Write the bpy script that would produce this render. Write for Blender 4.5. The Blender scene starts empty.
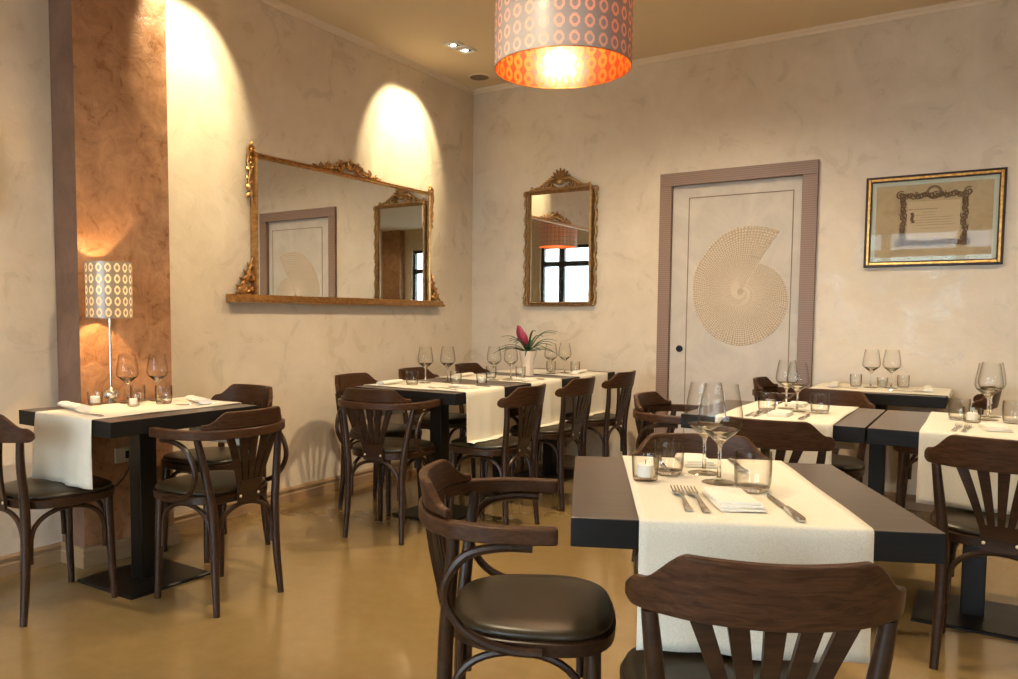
import bpy, bmesh, math, random
from mathutils import Vector, Matrix
PI = math.pi
sc = bpy.context.scene
C = sc.collection

# ------------------------------------------------------------------ camera
YAW, PITCH, ROLL = -0.5826856, 0.0631084, 0.0074939
cyw, syw = math.cos(YAW), math.sin(YAW)
fwd = Vector((syw*math.cos(PITCH), cyw*math.cos(PITCH), -math.sin(PITCH)))
rt = Vector((cyw, -syw, 0)); up = rt.cross(fwd)
r2 = math.cos(ROLL)*rt + math.sin(ROLL)*up
u2 = -math.sin(ROLL)*rt + math.cos(ROLL)*up
cam = bpy.data.objects.new('camera', bpy.data.cameras.new('camera'))
C.objects.link(cam)
m = Matrix((r2, u2, -fwd)).transposed().to_4x4()
m.translation = Vector((3.5695, -5.3976, 1.1559))
cam.matrix_world = m
cam.data.sensor_width = 36
cam.data.lens = 781.477*36/1018
cam.data.shift_x = 36.28/1018
cam.data.shift_y = 25.63/1018
cam.data.clip_start = 0.05
sc.camera = cam

# ------------------------------------------------------------------ world and exposure
w = bpy.data.worlds.new('sky'); sc.world = w; w.use_nodes = True
bg = w.node_tree.nodes['Background']
bg.inputs[0].default_value = (0.74, 0.88, 1.0, 1); bg.inputs[1].default_value = 12.0
sc.view_settings.view_transform = 'Standard'
sc.view_settings.look = 'None'
sc.view_settings.gamma = 1
sc.view_settings.exposure = 0.06
sc.view_settings.use_curve_mapping = False
sc.cycles.use_denoising = True
sc.cycles.max_bounces = 10
sc.cycles.transparent_max_bounces = 24
sc.cycles.caustics_reflective = False
sc.cycles.caustics_refractive = False
sc.cycles.sample_clamp_indirect = 6

WARM = (1.0, 0.80, 0.52)
def spot(name, loc, target, energy, deg, blend, col=WARM, size=0.03, parent=None):
    d = bpy.data.lights.new(name, 'SPOT'); d.energy = energy; d.color = col
    d.spot_size = math.radians(deg); d.spot_blend = blend; d.shadow_soft_size = size
    o = bpy.data.objects.new(name, d); C.objects.link(o); o.location = loc
    o.rotation_euler = (Vector(target)-Vector(loc)).to_track_quat('-Z', 'Y').to_euler()
    return o
def point(name, loc, energy, col, size):
    d = bpy.data.lights.new(name, 'POINT'); d.energy = energy; d.color = col; d.shadow_soft_size = size
    o = bpy.data.objects.new(name, d); C.objects.link(o); o.location = loc
    return o
CH = 2.98
WASH = [(0.49, -0.98), (0.50, -0.85), (0.50, -2.87), (0.50, -2.74), (0.50, -4.9)]   # downlights washing the left wall
for k, (x, y) in enumerate(WASH):
    spot('wall_wash_lamp', (x, y, CH-0.03), (x-1.0, y, CH-1.13), 58, 60, 0.40, (1.0, 0.84, 0.52), 0.02)
GEN = [(1.9, -1.5), (1.9, -3.4), (1.0, -6.5), (4.3, -1.4), (4.3, -3.4), (4.3, -5.6), (6.2, -2.6), (6.2, -5.4), (7.5, -6.9)]   # unseen downlights, most of them added to raise the ambient light
for x, y in GEN:
    spot('unseen_downlight_lamp', (x, y, CH-0.03), (x, y, 0), (215 if (x, y) == GEN[0] else 165 if (x, y) == GEN[1] else 85) if y > -4 else 45, 150, 0.9, (1.0, 0.81, 0.53), 0.05)
PEND = (1.975, -2.285, 2.232)
PEND2 = (2.06, -5.60, 2.232)   # its twin farther back, seen in the small mirror
for P_ in (PEND, PEND2): point('pendant_bulb_light', (P_[0]+.02, P_[1], P_[2]+.21), 21, (1.0, 0.66, 0.36), 0.05)
LAMP = (0.300, -3.378)
point('table_lamp_light', (LAMP[0], LAMP[1], 1.27), 60, (1.0, 0.62, 0.28), 0.025)

# ------------------------------------------------------------------ materials
def nm(name):
    mt = bpy.data.materials.new(name); mt.use_nodes = True
    return mt, mt.node_tree.nodes, mt.node_tree.links, mt.node_tree.nodes['Principled BSDF']
def ramp(N, stops):
    r = N.new('ShaderNodeValToRGB'); e = r.color_ramp.elements
    while len(e) < len(stops): e.new(0.5)
    for i, (p, c) in enumerate(stops):
        e[i].position = p; e[i].color = (*c, 1)
    return r
def noise(N, L, scale, detail=4, rough=.55, dist=0, stretch=None, rot=None, coord='Object'):
    tc = N.new('ShaderNodeTexCoord'); t = N.new('ShaderNodeTexNoise')
    t.inputs['Scale'].default_value = scale; t.inputs['Detail'].default_value = detail
    t.inputs['Roughness'].default_value = rough; t.inputs['Distortion'].default_value = dist
    if stretch or rot:
        mp = N.new('ShaderNodeMapping')
        if stretch: mp.inputs['Scale'].default_value = stretch
        if rot: mp.inputs['Rotation'].default_value = rot
        L.new(tc.outputs[coord], mp.inputs[0]); L.new(mp.outputs[0], t.inputs[0])
    else:
        L.new(tc.outputs[coord], t.inputs[0])
    return t
def mixrgb(N, L, a, b, fac):
    x = N.new('ShaderNodeMix'); x.data_type = 'RGBA'
    for s, v in ((x.inputs[0], fac), (x.inputs[6], a), (x.inputs[7], b)):
        if hasattr(v, 'default_value') or hasattr(v, 'links'): L.new(v, s)
        elif isinstance(v, (int, float)): s.default_value = v
        else: s.default_value = (*v, 1)
    return x.outputs[2]
def bump(N, L, h, strength, dist, bsdf):
    b = N.new('ShaderNodeBump'); b.inputs['Strength'].default_value = strength; b.inputs['Distance'].default_value = dist
    L.new(h, b.inputs['Height']); L.new(b.outputs[0], bsdf.inputs['Normal'])
def maprange(N, L, v, a, b, c, d):
    r = N.new('ShaderNodeMapRange'); L.new(v, r.inputs[0])
    for i, x in enumerate((a, b, c, d)): r.inputs[i+1].default_value = x
    return r.outputs[0]
def plain(name, col, rough=.5, metal=0, spec=.5, coat=0):
    mt, N, L, b = nm(name)
    b.inputs['Base Color'].default_value = (*col, 1); b.inputs['Roughness'].default_value = rough
    b.inputs['Metallic'].default_value = metal; b.inputs['Specular IOR Level'].default_value = spec
    b.inputs['Coat Weight'].default_value = coat
    n = noise(N, L, 9, 2)
    L.new(maprange(N, L, n.outputs[0], .2, .8, max(rough-.03, 0.01), rough+.03), b.inputs['Roughness'])
    return mt
def stucco(name, c1, c2, c3, r0, r1, bs=.25, scale=1.0, mixf=.5):
    mt, N, L, b = nm(name)
    a = noise(N, L, 1.3*scale, 5, .6, 1.2)
    s = noise(N, L, 3.5*scale, 6, .62, 1.1, rot=(.5, .7, .4))
    fine = noise(N, L, 16*scale, 5, .6, 1.5)
    r = ramp(N, [(.32, c1), (.5, c2), (.68, c3)]); L.new(a.outputs[0], r.inputs[0])
    r3 = ramp(N, [(.35, tuple(x*.86 for x in c2)), (.62, tuple(min(x*1.1, .92) for x in c3))]); L.new(s.outputs[0], r3.inputs[0])
    L.new(mixrgb(N, L, r.outputs[0], r3.outputs[0], mixf), b.inputs['Base Color'])
    L.new(maprange(N, L, s.outputs[0], .35, .65, r0, r1), b.inputs['Roughness'])
    ad = N.new('ShaderNodeMath'); ad.operation = 'ADD'; L.new(s.outputs[0], ad.inputs[0])
    ml = N.new('ShaderNodeMath'); ml.operation = 'MULTIPLY'; ml.inputs[1].default_value = .3
    L.new(fine.outputs[0], ml.inputs[0]); L.new(ml.outputs[0], ad.inputs[1])
    bump(N, L, ad.outputs[0], bs, .02, b)
    return mt
M = {}
M['wall'] = stucco('venetian_plaster', (.64, .535, .40), (.69, .585, .45), (.74, .64, .51), .22, .56, .18, 1.3, .24)
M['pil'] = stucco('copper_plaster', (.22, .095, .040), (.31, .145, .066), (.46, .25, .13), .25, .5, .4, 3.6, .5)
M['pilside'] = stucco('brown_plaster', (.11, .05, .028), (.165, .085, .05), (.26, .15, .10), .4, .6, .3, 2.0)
M['ceil'] = plain('ceiling_paint', (.74, .60, .42), .8)
M['mould'] = plain('moulding_paint', (.80, .68, .53), .6)
M['base'] = plain('baseboard_wood', (.34, .22, .12), .38)
def floor_mat():
    mt, N, L, b = nm('resin_floor')
    a = noise(N, L, .9, 4, .6, .6); s = noise(N, L, 14, 5, .65)
    r = ramp(N, [(.3, (.225, .150, .058)), (.7, (.285, .190, .078))]); L.new(a.outputs[0], r.inputs[0])
    r2_ = ramp(N, [(.35, (.210, .138, .052)), (.7, (.295, .200, .088))]); L.new(s.outputs[0], r2_.inputs[0])
    L.new(mixrgb(N, L, r.outputs[0], r2_.outputs[0], .3), b.inputs['Base Color'])
    L.new(maprange(N, L, s.outputs[0], .3, .7, .12, .20), b.inputs['Roughness'])
    b.inputs['Coat Weight'].default_value = .35; b.inputs['Coat Roughness'].default_value = .12
    bump(N, L, a.outputs[0], .05, .02, b)
    return mt
M['floor'] = floor_mat()
def wood(name, c1, c2, rough, st=(2, 14, 14), coat=0, sc_=4, spec=.4):
    mt, N, L, b = nm(name)
    n = noise(N, L, sc_, 6, .65, .8, stretch=st)
    r = ramp(N, [(.35, c1), (.65, c2)]); L.new(n.outputs[0], r.inputs[0]); L.new(r.outputs[0], b.inputs['Base Color'])
    b.inputs['Roughness'].default_value = rough; b.inputs['Coat Weight'].default_value = coat; b.inputs['Coat Roughness'].default_value = .2; b.inputs['Specular IOR Level'].default_value = spec
    bump(N, L, n.outputs[0], .06, .01, b)
    return mt
M['walnut'] = wood('dark_walnut', (.020, .0095, .005), (.046, .021, .010), .34, spec=.3)
M['crest'] = wood('walnut_crest', (.034, .0150, .0075), (.080, .036, .017), .34, (3, 10, 26), spec=.15)
M['wenge'] = wood('wenge_top_sheen', (.050, .034, .032), (.076, .055, .050), .30, (1.2, 22, 22), .2)  # grey-purple sheen of the tabletop is mixed into this base colour
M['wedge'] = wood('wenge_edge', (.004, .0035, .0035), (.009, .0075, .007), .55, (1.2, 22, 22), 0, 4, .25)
M['leather'] = plain('brown_leatherette', (.026, .018, .009), .36, 0, .4)
M['black'] = plain('black_steel', (.006, .0055, .005), .38, 0, .3)
M['gold'] = None
def gold(name, c1, c2, rough):
    mt, N, L, b = nm(name)
    n = noise(N, L, 40, 5, .6)
    r = ramp(N, [(.35, c1), (.62, c2)]); L.new(n.outputs[0], r.inputs[0]); L.new(r.outputs[0], b.inputs['Base Color'])
    b.inputs['Metallic'].default_value = .88; b.inputs['Roughness'].default_value = rough
    bump(N, L, n.outputs[0], .08, .004, b)
    return mt
M['gold'] = gold('antique_gilding', (.36, .18, .065), (.58, .33, .12), .28)
M['bronze'] = gold('dull_gilding', (.30, .18, .08), (.44, .28, .13), .42)
M['goldline'] = gold('gold_strip', (.42, .20, .045), (.66, .36, .10), .3)
M['chrome'] = plain('polished_steel', (.72, .70, .66), .16, 1)
M['screw'] = plain('brass_screw', (.75, .66, .52), .35, .6)
def mirror_mat():
    mt, N, L, b = nm('mirror_silver')
    b.inputs['Base Color'].default_value = (.80, .80, .76, 1); b.inputs['Metallic'].default_value = 1; b.inputs['Roughness'].default_value = .012
    return mt
M['mirror'] = mirror_mat()
def glass_mat(name, tint, edge, k=1.0):
    mt, N, L, b = nm(name); N.remove(b)
    out = [n for n in N if n.type == 'OUTPUT_MATERIAL'][0]
    tr = N.new('ShaderNodeBsdfTransparent'); gl = N.new('ShaderNodeBsdfGlossy'); gl.inputs['Roughness'].default_value = .02
    lw = N.new('ShaderNodeLayerWeight'); lw.inputs[0].default_value = .5
    p5 = N.new('ShaderNodeMath'); p5.operation = 'POWER'; p5.inputs[1].default_value = 4.0; L.new(lw.outputs[1], p5.inputs[0])
    fr = N.new('ShaderNodeMath'); fr.operation = 'MULTIPLY_ADD'; fr.inputs[1].default_value = .40; fr.inputs[2].default_value = .02; L.new(p5.outputs[0], fr.inputs[0])
    p2 = N.new('ShaderNodeMath'); p2.operation = 'POWER'; p2.inputs[1].default_value = 2.6; L.new(lw.outputs[1], p2.inputs[0])
    L.new(mixrgb(N, L, tint, edge, p2.outputs[0]), tr.inputs[0])
    m1 = N.new('ShaderNodeMath'); m1.operation = 'MULTIPLY'; m1.inputs[1].default_value = k; m1.use_clamp = True
    L.new(fr.outputs[0], m1.inputs[0])
    mx = N.new('ShaderNodeMixShader'); L.new(m1.outputs[0], mx.inputs[0]); L.new(tr.outputs[0], mx.inputs[1]); L.new(gl.outputs[0], mx.inputs[2])
    L.new(mx.outputs[0], out.inputs[0])
    return mt
M['glass'] = glass_mat('clear_glass', (.985, .985, .975), (.26, .20, .13), 1.3)
def solid_glass():
    mt, N, L, b = nm('solid_glass')
    b.inputs['Base Color'].default_value = (.97, .96, .93, 1); b.inputs['Roughness'].default_value = .01
    b.inputs['Transmission Weight'].default_value = 1; b.inputs['IOR'].default_value = 1.48
    return mt
M['solidglass'] = solid_glass()
M['pane'] = glass_mat('window_glass', (.96, .98, .98), (.8, .85, .85), .55)
def cloth(name, c1, c2):
    mt, N, L, b = nm(name)
    n = noise(N, L, 420, 2, .5); n2 = noise(N, L, 7, 4, .6)
    r = ramp(N, [(.3, c1), (.7, c2)]); L.new(n.outputs[0], r.inputs[0]); L.new(r.outputs[0], b.inputs['Base Color'])
    b.inputs['Roughness'].default_value = .85; b.inputs['Sheen Weight'].default_value = .2; b.inputs['Specular IOR Level'].default_value = .2
    ad = N.new('ShaderNodeMath'); ad.operation = 'ADD'; L.new(n2.outputs[0], ad.inputs[0]); L.new(n.outputs[0], ad.inputs[1]); 
    bump(N, L, n2.outputs[0], .25, .01, b)
    return mt
M['linen'] = cloth('cream_linen', (.64, .59, .47), (.76, .71, .60))
M['napkin'] = cloth('napkin_cotton', (.70, .66, .57), (.80, .77, .68))
M['doorp'] = stucco('door_lacquer', (.50, .44, .37), (.55, .49, .42), (.60, .54, .47), .4, .55, .08)
def ribbed():
    mt, N, L, b = nm('ribbed_taupe_wood')
    tc = N.new('ShaderNodeTexCoord'); wv = N.new('ShaderNodeTexWave'); wv.bands_direction = 'Z'
    wv.inputs['Scale'].default_value = 22; wv.inputs['Distortion'].default_value = 1.0; wv.inputs['Detail'].default_value = 2
    L.new(tc.outputs['Object'], wv.inputs[0])
    r = ramp(N, [(.2, (.22, .14, .105)), (.8, (.29, .19, .145))]); L.new(wv.outputs[1], r.inputs[0]); L.new(r.outputs[0], b.inputs['Base Color'])
    b.inputs['Roughness'].default_value = .45; bump(N, L, wv.outputs[1], .1, .002, b)
    return mt
M['ribbed'] = ribbed()
M['groove'] = plain('door_groove', (.22, .15, .10), .6)
M['relief'] = plain('relief_bead', (.70, .61, .50), .4)
M['darkmetal'] = plain('window_black_frame', (.015, .016, .018), .4)
M['groove_shade'] = plain('tan_groove_shade', (.45, .36, .265), .6)  # tan darkened for the shade between the shell beads
M['white'] = plain('white_enamel', (.82, .80, .76), .4)
M['ceramic'] = plain('white_ceramic', (.80, .70, .60), .25)
M['soil'] = plain('dark_soil', (.03, .02, .012), .9)
M['leafg'] = plain('bromeliad_leaf', (.035, .075, .030), .4)
M['bract'] = plain('crimson_bract', (.24, .010, .045), .45)
M['wax'] = plain('white_candle_wax', (.88, .86, .80), .4)
M['paper'] = stucco('aged_paper', (.46, .30, .155), (.50, .34, .18), (.54, .38, .21), .5, .6, .02, 3)
M['parch'] = plain('inner_parchment', (.64, .46, .28), .6)
M['mat'] = plain('grey_green_mat', (.62, .61, .50), .6)
M['ink'] = plain('sepia_ink', (.16, .085, .04), .6)
M['seal'] = plain('speaker_grille', (.20, .145, .10), .6)
M['plate'] = plain('socket_plate', (.45, .36, .24), .4)
M['cord'] = plain('black_cord', (.02, .015, .012), .5)
M['street'] = plain('street_asphalt', (.35, .36, .37), .8)
def emis(name, col, s):
    mt, N, L, b = nm(name)
    b.inputs['Base Color'].default_value = (*col, 1)
    b.inputs['Emission Color'].default_value = (*col, 1); b.inputs['Emission Strength'].default_value = s
    return mt
M['bulb'] = emis('glowing_bulb', (1.0, .80, .50), 30)
M['spotlens'] = emis('glowing_spot_lens', (1.0, .93, .75), 14)
def shade_mat(name, ncol, rowh, z0, body, ring, tr_body, tr_ring, trcol, rr=.34, rw=.11):
    """cylindrical shade printed with rows of octagonal rings; object origin on the axis"""
    mt, N, L, b = nm(name); N.remove(b)
    out = [n for n in N if n.type == 'OUTPUT_MATERIAL'][0]
    tc = N.new('ShaderNodeTexCoord'); sp = N.new('ShaderNodeSeparateXYZ'); L.new(tc.outputs['Object'], sp.inputs[0])
    def mth(op, a, c=None, d=None):
        n = N.new('ShaderNodeMath'); n.operation = op
        for i, v in enumerate((a, c, d)):
            if v is None: continue
            if isinstance(v, (int, float)): n.inputs[i].default_value = v
            else: L.new(v, n.inputs[i])
        return n.outputs[0]
    ang = mth('ARCTAN2', sp.outputs[1], sp.outputs[0])
    u = mth('ABSOLUTE', mth('SUBTRACT', mth('FRACT', mth('MULTIPLY', mth('ADD', ang, 4*PI), ncol/(2*PI))), .5))
    v = mth('ABSOLUTE', mth('SUBTRACT', mth('FRACT', mth('MULTIPLY', mth('ADD', sp.outputs[2], -z0+10*rowh), 1/rowh)), .5))
    uu = mth('MULTIPLY', u, 1.15)
    oct_ = mth('MAXIMUM', mth('MAXIMUM', uu, v), mth('MULTIPLY', mth('ADD', uu, v), .74))
    msk = mth('LESS_THAN', mth('ABSOLUTE', mth('SUBTRACT', oct_, rr)), rw)
    def pair(colr, trw):
        df = N.new('ShaderNodeBsdfDiffuse'); df.inputs[0].default_value = (*colr, 1)
        gs = N.new('ShaderNodeBsdfGlossy'); gs.inputs[0].default_value = (.8, .8, .8, 1); gs.inputs[1].default_value = .3
        t = N.new('ShaderNodeBsdfTranslucent'); t.inputs[0].default_value = (*trcol, 1)
        a = N.new('ShaderNodeMixShader'); a.inputs[0].default_value = .12; L.new(df.outputs[0], a.inputs[1]); L.new(gs.outputs[0], a.inputs[2])
        x = N.new('ShaderNodeMixShader'); x.inputs[0].default_value = trw; L.new(a.outputs[0], x.inputs[1]); L.new(t.outputs[0], x.inputs[2])
        return x.outputs[0]
    mx = N.new('ShaderNodeMixShader'); L.new(msk, mx.inputs[0]); L.new(pair(body, tr_body), mx.inputs[1]); L.new(pair(ring, tr_ring), mx.inputs[2])
    L.new(mx.outputs[0], out.inputs[0])
    return mt
M['pshade'] = shade_mat('pendant_shade_rings', 30, .0665, 0, (.40, .375, .39), (.85, .70, .62), .02, .38, (1, .66, .45), .31, .095)
M['pliner'] = shade_mat('pendant_liner', 30, .0665, 0, (.30, .020, .004), (.70, .19, .03), .08, .40, (1, .32, .08), .33, .15)
M['lshade'] = shade_mat('lamp_shade_rings', 16, .049, 0, (.22, .19, .165), (.85, .78, .62), .10, .88, (1, .92, .78), .30, .10)

# ------------------------------------------------------------------ mesh helpers
def finish(name, bm, mat, parent=None, bevel=0, seg=2, smooth=True, ang=40, loc=None):
    bmesh.ops.recalc_face_normals(bm, faces=bm.faces)
    me = bpy.data.meshes.new(name); bm.to_mesh(me); bm.free()
    mats = mat if isinstance(mat, (list, tuple)) else [mat]
    for x in mats: me.materials.append(x)
    if smooth:
        for p in me.polygons: p.use_smooth = True
        me.set_sharp_from_angle(angle=math.radians(ang))
    o = bpy.data.objects.new(name, me); C.objects.link(o)
    if parent is not None: o.parent = parent
    if loc: o.location = loc
    if bevel:
        b = o.modifiers.new('bevel', 'BEVEL'); b.width = bevel; b.segments = seg; b.limit_method = 'ANGLE'
    return o
def box(bm, x0, x1, y0, y1, z0, z1, mi=0):
    vs = [bm.verts.new((x, y, z)) for z in (z0, z1) for x, y in ((x0, y0), (x1, y0), (x1, y1), (x0, y1))]
    fs = [(3, 2, 1, 0), (4, 5, 6, 7), (0, 1, 5, 4), (1, 2, 6, 5), (2, 3, 7, 6), (3, 0, 4, 7)]
    for f in fs:
        bm.faces.new([vs[i] for i in f]).material_index = mi
    return vs
def spline(pts, n=6):
    P = [Vector(p) for p in pts]; out = []
    for i in range(len(P)-1):
        a = P[i-1] if i else P[0]*2-P[1]; b = P[i]; c = P[i+1]; d = P[i+2] if i+2 < len(P) else P[-1]*2-P[-2]
        for k in range(n):
            t = k/n
            out.append(.5*((2*b)+(c-a)*t+(2*a-5*b+4*c-d)*t*t+(3*b-a-3*c+d)*t**3))
    out.append(P[-1]); return out
def tube(bm, pts, r, seg=8, cap=True, flat=None, upv=None):
    """pts: list; r: number or list; flat=(sx,sy) elliptical scale"""
    n = len(pts); rs = r if isinstance(r, (list, tuple)) else [r]*n
    if len(rs) != n: rs = [rs[min(int(i*(len(rs)-1)/(n-1)), len(rs)-2)]*(1-(i*(len(rs)-1)/(n-1) - min(int(i*(len(rs)-1)/(n-1)), len(rs)-2))) + rs[min(int(i*(len(rs)-1)/(n-1)), len(rs)-2)+1]*(i*(len(rs)-1)/(n-1) - min(int(i*(len(rs)-1)/(n-1)), len(rs)-2)) for i in range(n)]
    pts = [Vector(p) for p in pts]; rings = []
    nrm = None
    for i, p in enumerate(pts):
        t = (pts[min(i+1, n-1)]-pts[max(i-1, 0)]).normalized()
        if upv is not None: nrm = Vector(upv)
        elif nrm is None: nrm = Vector((0, 0, 1)) if abs(t.z) < .9 else Vector((1, 0, 0))
        nrm = (nrm - t*nrm.dot(t)).normalized(); bn = t.cross(nrm)
        fx, fy = flat if flat else (1, 1)
        rings.append([bm.verts.new(p+(nrm*math.cos(2*PI*k/seg)*fx+bn*math.sin(2*PI*k/seg)*fy)*rs[i]) for k in range(seg)])
    for a, b in zip(rings, rings[1:]):
        for k in range(seg): bm.faces.new((a[k], a[(k+1) % seg], b[(k+1) % seg], b[k]))
    if cap:
        bm.faces.new(rings[0][::-1]); bm.faces.new(rings[-1])
    return rings
def lathe(bm, prof, seg=24, c=(0, 0, 0), close=False):
    rings = []
    for r, z in prof:
        if r < 1e-6: rings.append([bm.verts.new((c[0], c[1], c[2]+z))])
        else: rings.append([bm.verts.new((c[0]+r*math.cos(2*PI*k/seg), c[1]+r*math.sin(2*PI*k/seg), c[2]+z)) for k in range(seg)])
    for a, b in zip(rings, rings[1:]):
        if len(a) == 1 and len(b) == 1: continue
        for k in range(seg):
            k2 = (k+1) % seg
            if len(a) == 1: bm.faces.new((a[0], b[k2], b[k]))
            elif len(b) == 1: bm.faces.new((a[k], a[k2], b[0]))
            else: bm.faces.new((a[k], a[k2], b[k2], b[k]))
def prism(bm, poly, f0, f1, mi=0):
    """poly 2D points; f0/f1 map (u,v) to 3D for the two faces"""
    a = [bm.verts.new(f0(*p)) for p in poly]; b = [bm.verts.new(f1(*p)) for p in poly]
    n = len(poly)
    bm.faces.new(a[::-1]).material_index = mi; bm.faces.new(b).material_index = mi
    for i in range(n): bm.faces.new((a[i], a[(i+1) % n], b[(i+1) % n], b[i])).material_index = mi
def sweep(bm, secs, cap=True):
    """secs: list of equal-length vertex position loops"""
    R = [[bm.verts.new(p) for p in s] for s in secs]; n = len(R[0])
    for a, b in zip(R, R[1:]):
        for k in range(n): bm.faces.new((a[k], a[(k+1) % n], b[(k+1) % n], b[k]))
    if cap: bm.faces.new(R[0][::-1]); bm.faces.new(R[-1])
def blob(bm, c, r, seg=8, rings=5, rot=0):
    c = Vector(c); r = Vector(r) if not isinstance(r, (int, float)) else Vector((r, r, r))
    mt = Matrix.Translation(c) @ Matrix.Rotation(rot, 4, 'Z') @ Matrix.Diagonal((*r, 1))
    bmesh.ops.create_uvsphere(bm, u_segments=seg, v_segments=rings, radius=1, matrix=mt)
def struct(o):
    o['kind'] = 'structure'; return o
def tag(o, label, cat, group=None):
    o['label'] = label; o['category'] = cat
    if group: o['group'] = group
    return o
def thing(name, label, cat, loc=(0, 0, 0), rz=0, group=None):
    o = bpy.data.objects.new(name, None); C.objects.link(o); o.empty_display_size = .1
    o.location = loc; o.rotation_euler = (0, 0, rz)
    return tag(o, label, cat, group)
def copy_tree(o, parent=None):
    c = o.copy(); C.objects.link(c)
    if parent is not None: c.parent = parent
    for ch in list(o.children): copy_tree(ch, c)
    return c
B = bmesh.new

# ------------------------------------------------------------------ room shell
XR, YF = 8.4, -8.0
bm = B(); box(bm, -.2, XR+.2, YF-.2, .2, -.1, 0); struct(finish('floor', bm, M['floor'], smooth=False))
bm = B(); box(bm, -.2, XR+.2, YF-.2, .2, CH, CH+.1); struct(finish('ceiling', bm, M['ceil'], smooth=False))
bm = B(); box(bm, -.2, 0, YF, .2, 0, CH); struct(finish('wall_left', bm, M['wall'], smooth=False))
# back wall with the door opening
DX0, DX1, DZ = 1.682, 2.540, 2.070
bm = B(); box(bm, 0, DX0, 0, .2, 0, CH); box(bm, DX1, XR, 0, .2, 0, CH); box(bm, DX0, DX1, 0, .2, DZ, CH)
struct(finish('wall_back', bm, M['wall'], smooth=False))
bm = B(); box(bm, XR, XR+.2, YF, .2, 0, CH); struct(finish('wall_right', bm, M['wall'], smooth=False))
# street-side wall with two openings
W1 = (.4, 3.62, .25, 2.50); W2 = (5.7, 7.08, .25, 2.55)
bm = B()
for a, b_, z0, z1 in ((0, W1[0], 0, CH), (W1[0], W1[1], 0, W1[2]), (W1[0], W1[1], W1[3], CH), (W1[1], W2[0], 0, CH),
                      (W2[0], W2[1], 0, W2[2]), (W2[0], W2[1], W2[3], CH), (W2[1], XR, 0, CH)):
    box(bm, a, b_, YF-.2, YF, z0, z1)
struct(finish('wall_front', bm, M['wall'], smooth=False))
def window(name, W, mull, tr):
    e = bpy.data.objects.new(name, None); C.objects.link(e); struct(e)
    bm = B(); f = .06
    box(bm, W[0], W[0]+f, YF-.13, YF-.05, W[2], W[3]); box(bm, W[1]-f, W[1], YF-.13, YF-.05, W[2], W[3])
    box(bm, W[0]+f, W[1]-f, YF-.13, YF-.05, W[2], W[2]+f); box(bm, W[0]+f, W[1]-f, YF-.13, YF-.05, W[3]-f, W[3])
    for x in mull: box(bm, x-.06, x+.06, YF-.13, YF-.05, W[2]+f, W[3]-f)
    xs = [W[0]+f]+[v for x in mull for v in (x-.06, x+.06)]+[W[1]-f]
    for a, b_ in zip(xs[::2], xs[1::2]): box(bm, a, b_, YF-.13, YF-.05, tr-.05, tr+.05)
    finish('window_frame', bm, M['darkmetal'], e, smooth=False)
    bm = B(); box(bm, W[0]+.02, W[1]-.02, YF-.095, YF-.089, W[2]+.02, W[3]-.02); finish('window_pane', bm, M['pane'], e, smooth=False)
window('window_1', W1, (1.2, 2.215, 3.19), 2.15)
window('window_2', W2, (6.3,), 2.1)
bm = B(); box(bm, -12, 20, -40, YF-.2, -.25, -.1); struct(finish('ground', bm, M['street'], smooth=False))
# pilaster on the left wall
PX, PY0, PY1 = .186, -3.452, -2.985
bm = B(); box(bm, 0, PX, PY0, PY1, 0, CH)
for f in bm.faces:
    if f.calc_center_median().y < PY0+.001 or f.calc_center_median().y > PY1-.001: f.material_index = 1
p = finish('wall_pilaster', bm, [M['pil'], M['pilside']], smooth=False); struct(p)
bm = B(); box(bm, 7.28, 7.78, YF, YF+.16, 0, CH)
p = finish('wall_pilaster_far', bm, M['pil'], smooth=False); struct(p)
# baseboards, stepped profile
def baseboard(name, run):
    """run: list of (x,y) corners, profile goes to the left of travel"""
    prof = [(0, 0), (.018, 0), (.018, .050), (.013, .055), (.013, .066), (.018, .070), (.018, .080), (.010, .090), (0, .090)]
    bm = B(); secs = []
    for i, p in enumerate(run):
        p = Vector(p); a = Vector(run[i-1]) if i else None; b = Vector(run[i+1]) if i+1 < len(run) else None
        d1 = (p-a).normalized() if a is not None else None; d2 = (b-p).normalized() if b is not None else None
        n1 = Vector((-d1.y, d1.x)) if d1 is not None else None; n2 = Vector((-d2.y, d2.x)) if d2 is not None else None
        if n1 is None: mdir = n2
        elif n2 is None: mdir = n1
        else: mdir = (n1+n2)/(1+n1.dot(n2))
        secs.append([(p.x+mdir.x*q[0], p.y+mdir.y*q[0], q[1]) for q in prof])
    sweep(bm, secs); return struct(finish(name, bm, M['base'], smooth=False))
baseboard('baseboard_left', [(0.0, -.0), (0, PY1), (PX, PY1), (PX, PY0), (0, PY0), (0, YF)][::-1] if False else [(0, 0), (0, PY1), (PX, PY1), (PX, PY0), (0, PY0), (0, YF)])
baseboard('baseboard_back_left', [(1.596, 0), (0, 0)])
baseboard('baseboard_back_right', [(XR, 0), (2.632, 0)])
# ceiling moulding
def moulding(name, a, b, nx, ny):
    bm = B(); a = Vector(a); b = Vector(b); n = Vector((nx, ny))
    prof = [(0, 0), (0, -.035), (.008, -.035), (.014, -.02), (.03, -.010), (.034, 0)]
    sweep(bm, [[(p.x+n.x*q, p.y+n.y*q, CH+z) for q, z in prof] for p in (a, b)])
    return struct(finish(name, bm, M['mould'], smooth=False))
moulding('trim_1', (0, 0), (0, YF), 1, 0)
moulding('trim_2', (0, 0), (XR, 0), 0, -1)

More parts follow.
